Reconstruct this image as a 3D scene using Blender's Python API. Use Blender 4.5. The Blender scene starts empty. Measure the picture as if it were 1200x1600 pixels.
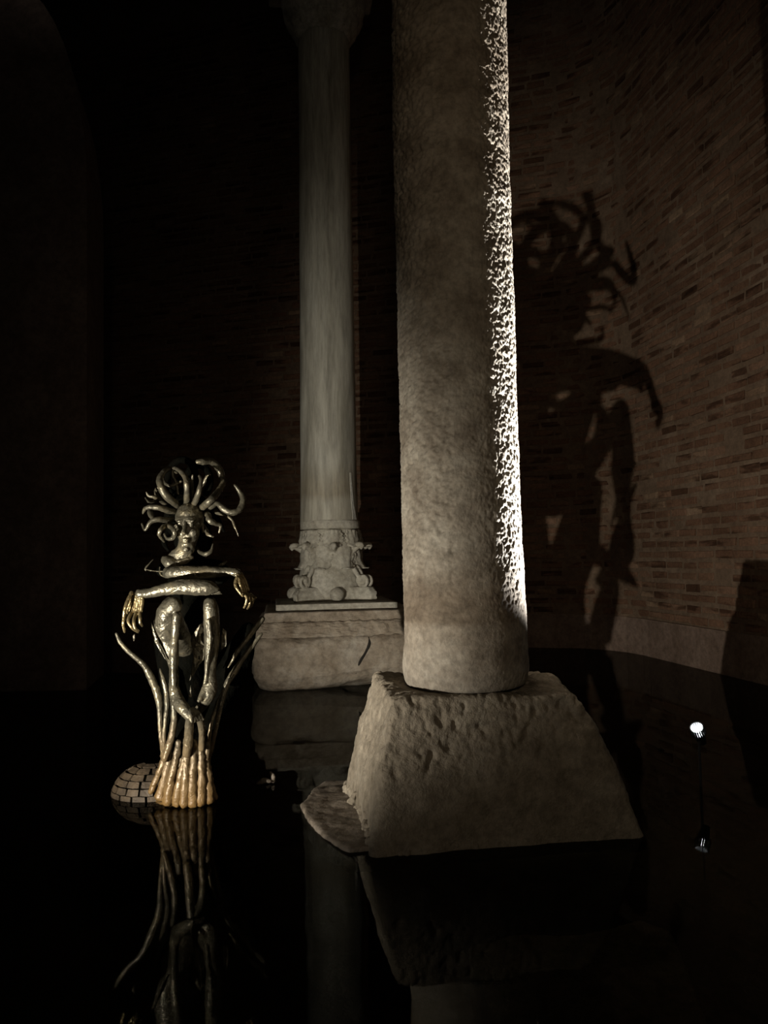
import bpy, bmesh, math, random
import numpy as np
from mathutils import Vector, Matrix, Euler, Quaternion

# ============================================================ camera, world, lights, exposure
scene = bpy.context.scene
COL = scene.collection
R = math.radians
CAM_H, PITCH, ROLL, FPX = 1.43, R(3.24), R(1.0), 1200.0
cam_data = bpy.data.cameras.new('camera')
cam_data.sensor_fit = 'VERTICAL'; cam_data.sensor_height = 36.0; cam_data.sensor_width = 27.0
cam_data.lens = 36.0 * FPX / 1600.0
cam_data.clip_start = 0.05; cam_data.clip_end = 100
cam = bpy.data.objects.new('camera', cam_data); COL.objects.link(cam)
cam.location = (0, 0, CAM_H)
CAM_ROT = (Matrix.Rotation(R(90) + PITCH, 3, 'X') @ Matrix.Rotation(-ROLL, 3, 'Z'))
cam.rotation_euler = CAM_ROT.to_euler()
scene.camera = cam

world = bpy.data.worlds.new('cistern_dark'); scene.world = world
world.use_nodes = True
world.node_tree.nodes['Background'].inputs[0].default_value = (0.62, 0.72, 0.60, 1)
world.node_tree.nodes['Background'].inputs[1].default_value = 0.0035

vs = scene.view_settings
vs.view_transform = 'Standard'; vs.look = 'None'; vs.gamma = 1.0; vs.exposure = 0.0
try: vs.use_curve_mapping = False
except Exception: pass

def spot(name, loc, target, power, size, blend, color, radius):
    l = bpy.data.lights.new(name, 'SPOT'); l.energy = power; l.spot_size = R(size); l.spot_blend = blend
    l.color = color; l.shadow_soft_size = radius
    o = bpy.data.objects.new(name, l); COL.objects.link(o); o.location = loc
    o.rotation_euler = (Vector(target) - Vector(loc)).to_track_quat('-Z', 'Y').to_euler()
    return o
FLOOD = Vector((-2.50, 2.25, 0.40))
az, el = R(33), R(13)
spot('floodlight_beam', FLOOD, FLOOD + Vector((math.sin(az)*math.cos(el), math.cos(az)*math.cos(el), math.sin(el))),
     1080, 66, 1.0, (1.0, 0.94, 0.82), 0.014)
LAMP = Vector((1.89, 4.74, 0.32))
spot('uplight_beam', LAMP + Vector((-0.06, -0.05, 0.09)), (0.55, 4.25, 2.95), 5200, 70, 0.9, (0.98, 0.99, 1.0), 0.02)
# added warm fill light behind the camera, lifting the front column and pedestal
spot('added_front_fill', (0.1, -1.6, 2.6), (0.85, 4.1, 2.5), 150, 72, 1.0, (1.0, 0.82, 0.60), 0.2)

# ============================================================ helpers
def P(px, py, Y):
    """world point seen at photo pixel (px,py) that lies at depth Y"""
    d = CAM_ROT @ Vector(((px - 600) / FPX, (800 - py) / FPX, -1.0))
    t = Y / d.y
    return Vector((d.x * t, Y, CAM_H + d.z * t))
def proj(v):
    d = CAM_ROT.transposed() @ (Vector(v) - Vector((0, 0, CAM_H)))
    return 600 + FPX * d.x / -d.z, 800 - FPX * d.y / -d.z

rng = np.random.RandomState(7)
_perm = rng.permutation(256); _perm = np.concatenate([_perm, _perm, _perm])
_grad = rng.normal(size=(256, 3)); _grad /= np.linalg.norm(_grad, axis=1)[:, None]
def noise(p, seed=0):
    p = np.asarray(p, dtype=np.float64) + seed * 17.31
    i = np.floor(p).astype(np.int64); f = p - i; i &= 255
    u = f * f * f * (f * (f * 6 - 15) + 10)
    out = 0
    for dx in (0, 1):
        for dy in (0, 1):
            for dz in (0, 1):
                h = _perm[_perm[_perm[(i[:, 0] + dx) & 255] + ((i[:, 1] + dy) & 255)] + ((i[:, 2] + dz) & 255)]
                g = _grad[h]
                d = (g * (f - np.array([dx, dy, dz]))).sum(1)
                w = (u[:, 0] if dx else 1 - u[:, 0]) * (u[:, 1] if dy else 1 - u[:, 1]) * (u[:, 2] if dz else 1 - u[:, 2])
                out = out + d * w
    return out * 1.6
def fbm(p, octs=3, seed=0):
    s, a, f = 0, 1.0, 1.0
    for k in range(octs):
        s = s + a * noise(p * f, seed + k); a *= 0.5; f *= 2.03
    return s

def link(name, me, mats=None, parent=None, smooth=True):
    o = bpy.data.objects.new(name, me); COL.objects.link(o)
    if mats and not me.materials:
        for m in (mats if isinstance(mats, (list, tuple)) else [mats]): me.materials.append(m)
    if smooth and len(me.polygons): me.polygons.foreach_set('use_smooth', [True] * len(me.polygons))
    if parent is not None: o.parent = parent; o.matrix_parent_inverse = Matrix.Translation(-parent.location) @ Matrix.Identity(4) if True else None
    return o
def bm_obj(name, bm, mat, parent=None, smooth=True):
    me = bpy.data.meshes.new(name); bmesh.ops.recalc_face_normals(bm, faces=bm.faces); bm.to_mesh(me); bm.free()
    return link(name, me, mat, parent, smooth)
def arr_mesh(name, V, F):
    me = bpy.data.meshes.new(name)
    me.from_pydata([tuple(v) for v in np.asarray(V, dtype=float)], [], [tuple(int(i) for i in f) for f in F]); me.update()
    return me
def tag(o, label=None, cat=None, group=None, kind=None):
    if label: o['label'] = label
    if cat: o['category'] = cat
    if group: o['group'] = group
    if kind: o['kind'] = kind
    return o
def empty(name, loc, label, cat, group=None):
    o = bpy.data.objects.new(name, None); COL.objects.link(o); o.location = loc; o.empty_display_size = 0.1
    return tag(o, label, cat, group)
def coords(me):
    a = np.empty(len(me.vertices) * 3); me.vertices.foreach_get('co', a); return a.reshape(-1, 3)
def normals(me):
    a = np.empty(len(me.vertices) * 3); me.vertices.foreach_get('normal', a); return a.reshape(-1, 3)
def setco(me, a): me.vertices.foreach_set('co', np.ascontiguousarray(a).ravel()); me.update()
def displace(me, fn):
    c = coords(me); n = normals(me); setco(me, c + n * fn(c)[:, None])
def flat_shade(me, angle=30):
    try: me.set_sharp_from_angle(angle=R(angle))
    except Exception: pass

def catmull(pts, rad, n):
    pts = [Vector(p) for p in pts]; k = len(pts); out = []; ro = []
    for i in range(k - 1):
        p0 = pts[max(i-1, 0)]; p1 = pts[i]; p2 = pts[i+1]; p3 = pts[min(i+2, k-1)]
        for j in range(n):
            t = j / n
            out.append(0.5 * ((2*p1) + (p2-p0)*t + (2*p0-5*p1+4*p2-p3)*t*t + (3*p1-p0-3*p2+p3)*t*t*t))
            ro.append(rad[i] * (1-t) + rad[i+1] * t)
    out.append(pts[-1]); ro.append(rad[-1])
    return out, ro
def add_tube(bm, pts, rad, sides=14, n=6, flat=1.0, ring_bump=0.0, seed=0):
    """round-ended tube along a smooth path, its radius varying from point to point"""
    c, r = catmull(pts, rad, n)
    rd = random.Random(seed)
    a = (c[0] - c[1]).normalized() * r[0]; b = (c[-1] - c[-2]).normalized() * r[-1]
    c = [c[0] + a * 0.75, c[0] + a * 0.45] + c + [c[-1] + b * 0.45, c[-1] + b * 0.75]
    r = [r[0] * 0.35, r[0] * 0.8] + r + [r[-1] * 0.8, r[-1] * 0.35]
    rings = []; up = Vector((0.13, -1, 0.07))
    for i, p in enumerate(c):
        t = (c[min(i+1, len(c)-1)] - c[max(i-1, 0)]).normalized()
        s = t.cross(up)
        if s.length < 1e-3: s = t.cross(Vector((1, 0, 0)))
        s.normalize(); u = s.cross(t).normalized()
        rr = r[i] * (1 + ring_bump * rd.uniform(-1, 1))
        rings.append([bm.verts.new(p + s * (rr * math.cos(2*math.pi*k/sides)) + u * (rr * flat * math.sin(2*math.pi*k/sides))) for k in range(sides)])
    for A, B in zip(rings, rings[1:]):
        for k in range(sides): bm.faces.new((A[k], A[(k+1) % sides], B[(k+1) % sides], B[k]))
    bm.faces.new(rings[0][::-1]); bm.faces.new(rings[-1])
def add_blob(bm, c, rad, rot=(0, 0, 0), seg=20):
    m = Matrix.Translation(Vector(c)) @ Euler(rot).to_matrix().to_4x4() @ Matrix.Diagonal((*([rad]*3 if not hasattr(rad, '__len__') else rad), 1))
    bmesh.ops.create_uvsphere(bm, u_segments=seg, v_segments=seg//2+2, radius=1, matrix=m)
def fuse(name, bm, mat, parent, voxel=0.005, smooth_it=2, disp=None):
    """union of overlapping solids grown into one continuous skin"""
    me = bpy.data.meshes.new(name + '_raw'); bm.to_mesh(me); bm.free()
    o = bpy.data.objects.new(name + '_raw', me); COL.objects.link(o)
    md = o.modifiers.new('r', 'REMESH'); md.mode = 'VOXEL'; md.voxel_size = voxel
    if smooth_it:
        ms = o.modifiers.new('s', 'SMOOTH'); ms.factor = 0.5; ms.iterations = smooth_it
    dg = bpy.context.evaluated_depsgraph_get()
    nm = bpy.data.meshes.new_from_object(o.evaluated_get(dg)); nm.name = name
    bpy.data.objects.remove(o); bpy.data.meshes.remove(me)
    if disp: displace(nm, disp)
    return link(name, nm, mat, parent)
def grid_cube(n):
    """unit cube (-1..1) whose six faces are n x n grids, as arrays"""
    bm = bmesh.new(); bmesh.ops.create_cube(bm, size=2)
    bmesh.ops.subdivide_edges(bm, edges=bm.edges, cuts=n - 1, use_grid_fill=True)
    me = bpy.data.meshes.new('block'); bm.to_mesh(me); bm.free(); return me
def rounded(c, size, r):
    """unit-cube coordinates -> rounded box of half sizes `size`"""
    q = c * np.array(size); inner = np.array(size) - r
    k = np.clip(q, -inner, inner); d = q - k
    L = np.linalg.norm(d, axis=1); L[L == 0] = 1
    # keep surface points on the rounded shell
    return k + d / L[:, None] * r
def box_bm(bm, size, mat4, bev=0.0):
    r = bmesh.ops.create_cube(bm, size=1, matrix=mat4 @ Matrix.Diagonal((*size, 1)))
    if bev:
        ed = list({e for v in r['verts'] for e in v.link_edges})
        bmesh.ops.bevel(bm, geom=ed, offset=bev, segments=2, profile=0.5, affect='EDGES')

# ============================================================ materials
def mat(name):
    m = bpy.data.materials.new(name); m.use_nodes = True; nt = m.node_tree
    return m, nt, nt.nodes['Principled BSDF']
def nd(nt, t, **kw):
    n = nt.nodes.new(t)
    for k, v in kw.items(): setattr(n, k, v)
    return n
def ramp(nt, fac, stops):
    r = nd(nt, 'ShaderNodeValToRGB'); e = r.color_ramp.elements
    while len(e) > 1: e.remove(e[0])
    e[0].position = stops[0][0]; e[0].color = (*stops[0][1], 1)
    for p, c in stops[1:]:
        x = e.new(p); x.color = (*c, 1)
    nt.links.new(fac, r.inputs[0]); return r.outputs[0]
def tex_noise(nt, vec, scale, detail=4, rough=0.6, dist=0.0):
    n = nd(nt, 'ShaderNodeTexNoise'); n.inputs['Scale'].default_value = scale; n.inputs['Detail'].default_value = detail
    n.inputs['Roughness'].default_value = rough; n.inputs['Distortion'].default_value = dist
    nt.links.new(vec, n.inputs['Vector']); return n.outputs['Fac']
def mapping(nt, scale=(1, 1, 1)):
    g = nd(nt, 'ShaderNodeNewGeometry'); mp = nd(nt, 'ShaderNodeMapping'); mp.inputs['Scale'].default_value = scale
    nt.links.new(g.outputs['Position'], mp.inputs['Vector']); return mp.outputs['Vector'], g
def mixc(nt, a, b, fac, blend='MIX'):
    m = nd(nt, 'ShaderNodeMix', data_type='RGBA', blend_type=blend)
    for s, v in ((0, fac), (6, a), (7, b)):
        if isinstance(v, (int, float)): m.inputs[s].default_value = v
        elif isinstance(v, tuple): m.inputs[s].default_value = (*v, 1)
        else: nt.links.new(v, m.inputs[s])
    return m.outputs[2]
def bump(nt, bsdf, hs, dist, strength=1.0):
    b = nd(nt, 'ShaderNodeBump'); b.inputs['Strength'].default_value = strength; b.inputs['Distance'].default_value = dist
    nt.links.new(hs, b.inputs['Height']); nt.links.new(b.outputs[0], bsdf.inputs['Normal'])
def stone(name, c0, c1, c2, s1=3, s2=18, bs=40, bd=0.006, rough=0.85, streak=(1, 1, 1), zband=None):
    m, nt, b = mat(name); v, g = mapping(nt, streak); v1, _ = mapping(nt)
    n1 = tex_noise(nt, v, s1, 6, 0.65, 0.4); n2 = tex_noise(nt, v, s2, 5, 0.7); n3 = tex_noise(nt, v1, bs, 4, 0.65)
    col = ramp(nt, n1, [(0.3, c0), (0.52, c1), (0.72, c2)])
    spec = ramp(nt, n2, [(0.35, (0.62, 0.62, 0.62)), (0.6, (1.1, 1.1, 1.1))])
    col = mixc(nt, col, spec, 0.8, 'MULTIPLY')
    if zband:
        sx = nd(nt, 'ShaderNodeSeparateXYZ'); nt.links.new(g.outputs['Position'], sx.inputs[0])
        ad = nd(nt, 'ShaderNodeMath', operation='ADD'); nt.links.new(sx.outputs[2], ad.inputs[0])
        ml = nd(nt, 'ShaderNodeMath', operation='MULTIPLY'); ml.inputs[1].default_value = zband[2]; nt.links.new(n1, ml.inputs[0]); nt.links.new(ml.outputs[0], ad.inputs[1])
        mr = nd(nt, 'ShaderNodeMapRange'); mr.inputs[1].default_value = zband[0]; mr.inputs[2].default_value = zband[1]; nt.links.new(ad.outputs[0], mr.inputs[0])
        zr = ramp(nt, mr.outputs[0], zband[3]); col = mixc(nt, col, zr, 1.0, 'MULTIPLY')
    nt.links.new(col, b.inputs['Base Color']); b.inputs['Roughness'].default_value = rough
    b.inputs['Specular IOR Level'].default_value = 0.25
    h = mixc(nt, n3, n2, 0.4); bump(nt, b, h, bd)
    return m

M_near = stone('weathered_grey_stone', (.16, .13, .10), (.27, .235, .19), (.37, .335, .28), 5, 26, 70, 0.006,
               zband=(0.7, 5.3, 0.0, [(0, (1, 1, 1)), (0.075, (.95, .92, .88)), (0.082, (.62, .56, .50)), (0.11, (.68, .62, .56)), (0.16, (.95, .95, .93)), (0.5, (.9, .88, .84)), (0.75, (.75, .68, .6)), (1, (.8, .76, .7))]))
M_base = stone('chiselled_brown_stone', (.14, .115, .082), (.215, .18, .135), (.28, .245, .19), 4, 22, 60, 0.014)
M_block = stone('eroded_pale_stone', (.22, .17, .12), (.36, .30, .23), (.48, .43, .36), 3.2, 15, 45, 0.012)
M_slab = stone('wet_dark_stone', (.08, .065, .05), (.16, .13, .10), (.25, .21, .17), 6, 24, 60, 0.008, rough=0.5)
M_marble = stone('veined_marble', (.24, .225, .18), (.40, .38, .32), (.50, .485, .42), 2.2, 9, 60, 0.003, rough=0.6, streak=(2.2, 2.2, .25),
                 zband=(1.6, 8.0, 0.25, [(0, (.92, .9, .86)), (0.095, (.95, .93, .9)), (0.11, (.72, .67, .6)), (0.13, (.78, .74, .68)), (0.17, (1, 1, 1)), (1, (1, 1, .97))]))
M_capital = stone('carved_marble', (.30, .27, .21), (.44, .41, .34), (.52, .49, .42), 4, 20, 60, 0.006, rough=0.75)
M_pale = stone('lime_deposit', (.5, .48, .42), (.62, .6, .54), (.7, .68, .62), 6, 30, 60, 0.002)
M_plaster = stone('old_plaster', (.115, .076, .054), (.17, .117, .088), (.215, .155, .12), 2.5, 14, 50, 0.008)
M_mortar = stone('lime_mortar', (.105, .068, .043), (.145, .096, .062), (.195, .138, .094), 1.2, 12, 45, 0.012)
M_ceiling = stone('sooty_brick_vault', (.03, .025, .02), (.05, .04, .03), (.07, .06, .05), 2, 10, 30, 0.01)
M_mud = stone('dark_silt', (.02, .018, .012), (.035, .03, .02), (.05, .045, .03), 2, 10, 30, 0.01)

def brick_material():
    m, nt, b = mat('old_brick'); v, g = mapping(nt)
    oi = nd(nt, 'ShaderNodeObjectInfo'); ad = nd(nt, 'ShaderNodeMath', operation='ADD'); fr = nd(nt, 'ShaderNodeMath', operation='FRACT')
    nt.links.new(oi.outputs['Random'], ad.inputs[0]); nt.links.new(g.outputs['Random Per Island'], ad.inputs[1]); nt.links.new(ad.outputs[0], fr.inputs[0])
    base = ramp(nt, fr.outputs[0], [(0, (.075, .04, .024)), (.05, (.14, .078, .05)), (.6, (.17, .10, .065)), (.9, (.19, .118, .08)), (1, (.24, .17, .115))])
    n1 = tex_noise(nt, v, 1.1, 4, .6, .3); n2 = tex_noise(nt, v, 25, 4, .7)
    reg = ramp(nt, n1, [(.3, (.55, .5, .45)), (.7, (1.15, 1.1, 1.05))])
    col = mixc(nt, base, reg, 1.0, 'MULTIPLY')
    gr = ramp(nt, n2, [(.35, (.7, .7, .7)), (.65, (1.15, 1.15, 1.15))]); col = mixc(nt, col, gr, .8, 'MULTIPLY')
    vs_, _ = mapping(nt, (1.6, 1.6, 7.5)); n4 = tex_noise(nt, vs_, 1.0, 3, .55)
    col = mixc(nt, col, ramp(nt, n4, [(.36, (.42, .38, .35)), (.46, (1, 1, 1))]), 1.0, 'MULTIPLY')  # dark rows in the colour, standing in for the shade of recessed bricks
    nt.links.new(col, b.inputs['Base Color']); b.inputs['Roughness'].default_value = .9; b.inputs['Specular IOR Level'].default_value = .15
    bump(nt, b, n2, .012); return m
M_brick = brick_material()

def metal_material(name, dark, light, gold, rough, z0, z1, stain, metallic=0.75):
    m, nt, b = mat(name); v, g = mapping(nt)
    n1 = tex_noise(nt, v, 9, 6, .65, .5); n2 = tex_noise(nt, v, 34, 4, .6); n3 = tex_noise(nt, v, 5, 3, .5)
    col = ramp(nt, n1, [(.3, dark), (.5, light), (.7, gold)])
    sx = nd(nt, 'ShaderNodeSeparateXYZ'); nt.links.new(g.outputs['Position'], sx.inputs[0])
    mr = nd(nt, 'ShaderNodeMapRange'); mr.inputs[1].default_value = z1; mr.inputs[2].default_value = z0; nt.links.new(sx.outputs[2], mr.inputs[0])
    col = mixc(nt, col, stain, mr.outputs[0])
    nt.links.new(col, b.inputs['Base Color'])
    iv = nd(nt, 'ShaderNodeMath', operation='SUBTRACT'); iv.inputs[0].default_value = 1.0; nt.links.new(mr.outputs[0], iv.inputs[1])
    mm = nd(nt, 'ShaderNodeMath', operation='MULTIPLY'); mm.inputs[1].default_value = metallic; nt.links.new(iv.outputs[0], mm.inputs[0]); nt.links.new(mm.outputs[0], b.inputs['Metallic'])
    rr = nd(nt, 'ShaderNodeMapRange'); rr.inputs[1].default_value = .3; rr.inputs[2].default_value = .7; rr.inputs[3].default_value = rough - .1; rr.inputs[4].default_value = rough + .22
    nt.links.new(n3, rr.inputs[0]); nt.links.new(rr.outputs[0], b.inputs['Roughness'])
    # hammered sheet with fine torn seams
    vo = nd(nt, 'ShaderNodeTexVoronoi', feature='DISTANCE_TO_EDGE'); vo.inputs['Scale'].default_value = 7; nt.links.new(v, vo.inputs['Vector'])
    sr = nd(nt, 'ShaderNodeMapRange'); sr.inputs[1].default_value = 0.0; sr.inputs[2].default_value = .035; nt.links.new(vo.outputs['Distance'], sr.inputs[0])
    h = mixc(nt, n1, n2, .35); h = mixc(nt, h, sr.outputs[0], .05); bump(nt, b, h, .016)
    return m
M_bronze = metal_material('patinated_bronze', (.045, .039, .026), (.115, .103, .074), (.20, .165, .10), .25, .06, .55, (.18, .11, .045), .6)
M_hand = metal_material('golden_bronze', (.12, .09, .045), (.26, .20, .105), (.40, .31, .16), .27, -2, -1, (.5, .4, .2), .8)  # brighter, more golden tone for the hands
M_root = metal_material('stained_bronze_root', (.03, .024, .014), (.095, .075, .048), (.17, .125, .07), .36, .0, .34, (.17, .098, .032), .5)
M_darkmetal = metal_material('unlit_dark_bronze', (.0015, .0015, .001), (.0025, .0025, .002), (.004, .0035, .0025), .9, -2, -1, (.05, .04, .03), .1)  # bronze painted near black, shade put into the colour so it reads unlit
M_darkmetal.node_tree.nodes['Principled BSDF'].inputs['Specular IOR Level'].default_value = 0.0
M_scale = metal_material('tarnished_scale', (.03, .02, .012), (.06, .042, .025), (.10, .068, .038), .55, -2, -1, (.05, .04, .03), .3)
def plain(name, c, rough=.5, metallic=0.0, emit=None):
    m, nt, b = mat(name); v, g = mapping(nt); n = tex_noise(nt, v, 60, 3)
    col = ramp(nt, n, [(.3, tuple(x*.8 for x in c)), (.7, c)]); nt.links.new(col, b.inputs['Base Color'])
    b.inputs['Roughness'].default_value = rough; b.inputs['Metallic'].default_value = metallic
    if emit: b.inputs['Emission Color'].default_value = (*emit[0], 1); b.inputs['Emission Strength'].default_value = emit[1]
    return m
M_black = plain('black_cast_housing', (.02, .02, .022), .45, .3)
M_lens = plain('lit_lens', (.9, .95, 1.0), .2, 0, ((.93, .97, 1.0), 40.0))
M_crack = plain('crack_shadow_fill', (.02, .016, .012), .9)

def water_material():
    m = bpy.data.materials.new('still_cistern_water'); m.use_nodes = True; nt = m.node_tree; nt.nodes.clear()
    out = nd(nt, 'ShaderNodeOutputMaterial'); mx = nd(nt, 'ShaderNodeMixShader')
    tr = nd(nt, 'ShaderNodeBsdfTransparent'); tr.inputs[0].default_value = (.55, .52, .40, 1)
    gl = nd(nt, 'ShaderNodeBsdfGlossy'); gl.inputs['Roughness'].default_value = 0.025; gl.inputs['Color'].default_value = (.42, .42, .40, 1)
    fr = nd(nt, 'ShaderNodeFresnel'); fr.inputs['IOR'].default_value = 1.36
    v, g = mapping(nt); n = tex_noise(nt, v, 2.5, 2, .5); b = nd(nt, 'ShaderNodeBump'); b.inputs['Distance'].default_value = .0012
    nt.links.new(n, b.inputs['Height']); nt.links.new(b.outputs[0], gl.inputs['Normal'])
    nt.links.new(fr.outputs[0], mx.inputs[0]); nt.links.new(tr.outputs[0], mx.inputs[1]); nt.links.new(gl.outputs[0], mx.inputs[2]); nt.links.new(mx.outputs[0], out.inputs[0])
    return m
M_water = water_material()

# ============================================================ room shell
def plane(name, pts, m, kind='structure'):
    bm = bmesh.new(); bm.faces.new([bm.verts.new(p) for p in pts])
    me = bpy.data.meshes.new(name); bm.to_mesh(me); bm.free(); o = link(name, me, m, smooth=False)
    return tag(o, kind=kind)
plane('floor', [(-9, -3, -.55), (9, -3, -.55), (9, 17, -.55), (-9, 17, -.55)], M_mud)
bm = bmesh.new(); box_bm(bm, (18, 20, .3), Matrix.Translation((0, 7, 12.05))); ce = bm_obj('ceiling', bm, M_ceiling, smooth=False); tag(ce, kind='structure')
w = plane('water', [(-8.2, -3, 0), (5.9, -3, 0), (4.95, 3.05, 0), (3.38, 11.40, 0), (-3.0, 13.1, 0), (-3.0, 9.8, 0), (-8.2, 9.8, 0)], M_water, None)
tag(w, 'black still water flooding the cistern floor, mirroring the columns', 'water', kind='stuff')

# the wall runs along the back, turns in a blunt rounded corner and comes forward on the right
CORNER = Vector((3.42, 11.45)); LEFT = Vector((-8.2, 14.6)); RIGHT = CORNER + Vector((.178, -.984)) * 8.5
def wall_path():
    dl = (LEFT - CORNER).normalized(); dr = (RIGHT - CORNER).normalized(); rr = .9
    a = CORNER + dl * rr; b = CORNER + dr * rr
    pts = [LEFT]
    for k in range(13):
        t = k / 12; pts.append(a * (1-t)**2 + CORNER * 2*t*(1-t) + b * t*t)
    pts.append(RIGHT); return pts
WP = wall_path()
WL = [0]
for a, b in zip(WP, WP[1:]): WL.append(WL[-1] + (b - a).length)
def wall_at(s):
    for i in range(len(WL) - 1):
        if s <= WL[i+1] or i == len(WL) - 2:
            t = (s - WL[i]) / (WL[i+1] - WL[i]); p = WP[i].lerp(WP[i+1], t); d = (WP[i+1] - WP[i]).normalized()
            return p, d, Vector((d.y, -d.x))          # point, direction, normal towards the room
S_CORNER = (WL[7])
PL_H = .50
def wall_strip(name, s0, s1, z0, z1, thick, off, m, parent=None, step=.35, smooth=False):
    n = max(2, int((s1 - s0) / step)); V = []; F = []
    for k in range(n + 1):
        s = s0 + (s1 - s0) * k / n; p, d, nn = wall_at(s)
        f = p + nn * off; bk = p - nn * thick
        V += [(f.x, f.y, z0), (f.x, f.y, z1), (bk.x, bk.y, z1), (bk.x, bk.y, z0)]
    for k in range(n):
        a = 4*k; b = a + 4
        for i in range(4): j = (i + 1) % 4; F.append((a+i, a+j, b+j, b+i))
    F.append((0, 1, 2, 3)); F.append((4*n+3, 4*n+2, 4*n+1, 4*n))
    o = link(name, arr_mesh(name, V, F), m, parent, smooth)
    bm = bmesh.new(); bm.from_mesh(o.data); bmesh.ops.recalc_face_normals(bm, faces=bm.faces); bm.to_mesh(o.data); bm.free()
    return o
wall_back = tag(wall_strip('wall_back', 0, S_CORNER, -.55, 11.9, .3, 0, M_mortar), kind='structure')
wall_right = tag(wall_strip('wall_right', S_CORNER, WL[-1], -.55, 11.9, .3, 0, M_mortar), kind='structure')
tag(wall_strip('trim_1', 0, S_CORNER, -.54, PL_H, .05, .035, M_plaster), kind='structure')
tag(wall_strip('trim_2', S_CORNER, WL[-1], -.54, PL_H, .05, .035, M_plaster), kind='structure')

rd = random.Random(3)
VAR = []
for k in range(10):
    bm = bmesh.new(); bmesh.ops.create_cube(bm, size=1)
    bmesh.ops.bevel(bm, geom=[e for e in bm.edges if all(v.co.y < 0 for v in e.verts)], offset=.07, segments=1, affect='EDGES')
    for v in bm.verts: v.co += Vector((rd.uniform(-.025, .025), rd.uniform(-.10, .10) if v.co.y < 0 else 0, rd.uniform(-.09, .09)))
    me = bpy.data.meshes.new('brick'); bmesh.ops.recalc_face_normals(bm, faces=bm.faces); bm.to_mesh(me); bm.free(); me.materials.append(M_brick); VAR.append(me)
PITCH_Z, BL = .134, .335
specs = {'wall_back': [], 'wall_right': []}
row = 0; z = PL_H + .07
while z < 11:
    s = .05 + (row % 2) * BL * .5 + rd.uniform(0, .04)
    while s < WL[-1] - BL:
        L = BL * rd.uniform(.82, 1.08); sm = s + L / 2
        if rd.random() > .035 and abs(sm - S_CORNER) > .0:
            p, d, nn = wall_at(sm)
            proud = rd.uniform(.004, .024) * (1.5 if rd.random() < .12 else 1)
            if rd.random() < .05: proud = .002
            H = rd.uniform(.066, .09); dep = .06
            mtx = Matrix.Translation((p.x + nn.x*(proud - dep/2), p.y + nn.y*(proud - dep/2), z + rd.uniform(-.006, .006))) @ Matrix.Rotation(math.atan2(d.y, d.x), 4, 'Z') @ Matrix.Rotation(rd.uniform(-.012, .012), 4, 'Y') @ Matrix.Diagonal((L - .012, dep, H, 1))
            px, py = proj(mtx.translation)
            vis = -20 < px < 1220 and -10 < py < 1050 and not (612 < px < 822) and not (px < 130)
            if vis and 466 < px < 556 and py > 40: vis = False
            area = 1.0 / mtx.translation.xy.length_squared * abs(nn.dot(Vector((p.x, p.y)).normalized()))
            # of the back wall's bricks, the ones the lamp reaches come first
            pri = (1 if vis else 0) * area * (1.0 + (1.5 if (sm < S_CORNER and px > 560 and py > 260) else 0))
            specs['wall_back' if sm < S_CORNER else 'wall_right'].append((pri, mtx, rd.randrange(10)))
        s += L + rd.uniform(.012, .03)
    z += PITCH_Z * rd.uniform(.97, 1.03); row += 1
for wo in (wall_back, wall_right):
    L = sorted(specs[wo.name], key=lambda t: -t[0])
    for pri, mtx, k in L[:300]:
        o = bpy.data.objects.new('brick', VAR[k]); COL.objects.link(o); o.parent = wo; o.matrix_world = mtx
    vc = [np.c_[coords(v), np.ones(len(v.vertices))] for v in VAR]; pf = [[tuple(p.vertices) for p in v.polygons] for v in VAR]
    V = []; F = []; base = 0
    for pri, mtx, k in L[300:]:
        V.append((vc[k] @ np.array(mtx).T)[:, :3]); F += [tuple(i + base for i in f) for f in pf[k]]; base += len(vc[k])
    o = link('brickwork', arr_mesh('brickwork', np.vstack(V), F), M_brick, wo, smooth=False); o['kind'] = 'stuff'

# left pier, barely lit, with the springing of its arch turning away at the top
bm = bmesh.new()
e0 = P(137, 700, 8.6)
prof = [(-9, -.55), (e0.x, -.55), (e0.x - .02, 5.6)] + [(e0.x - .02 - .95 * (1 - math.cos(t)), 5.6 + 2.6 * math.sin(t)) for t in np.linspace(.15, math.pi/2, 10)] + [(-4.3, 11.9), (-9, 11.9)]
fr_ = [bm.verts.new((x, 8.6, zz)) for x, zz in prof]; bk_ = [bm.verts.new((x - .25, 9.8, zz)) for x, zz in prof]
bm.faces.new(fr_); bm.faces.new(bk_[::-1])
for i in range(len(prof)):
    j = (i + 1) % len(prof); bm.faces.new((fr_[i], bk_[i], bk_[j], fr_[j]))
wl = bm_obj('wall_left', bm, M_plaster, smooth=False); tag(wl, kind='structure')

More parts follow.
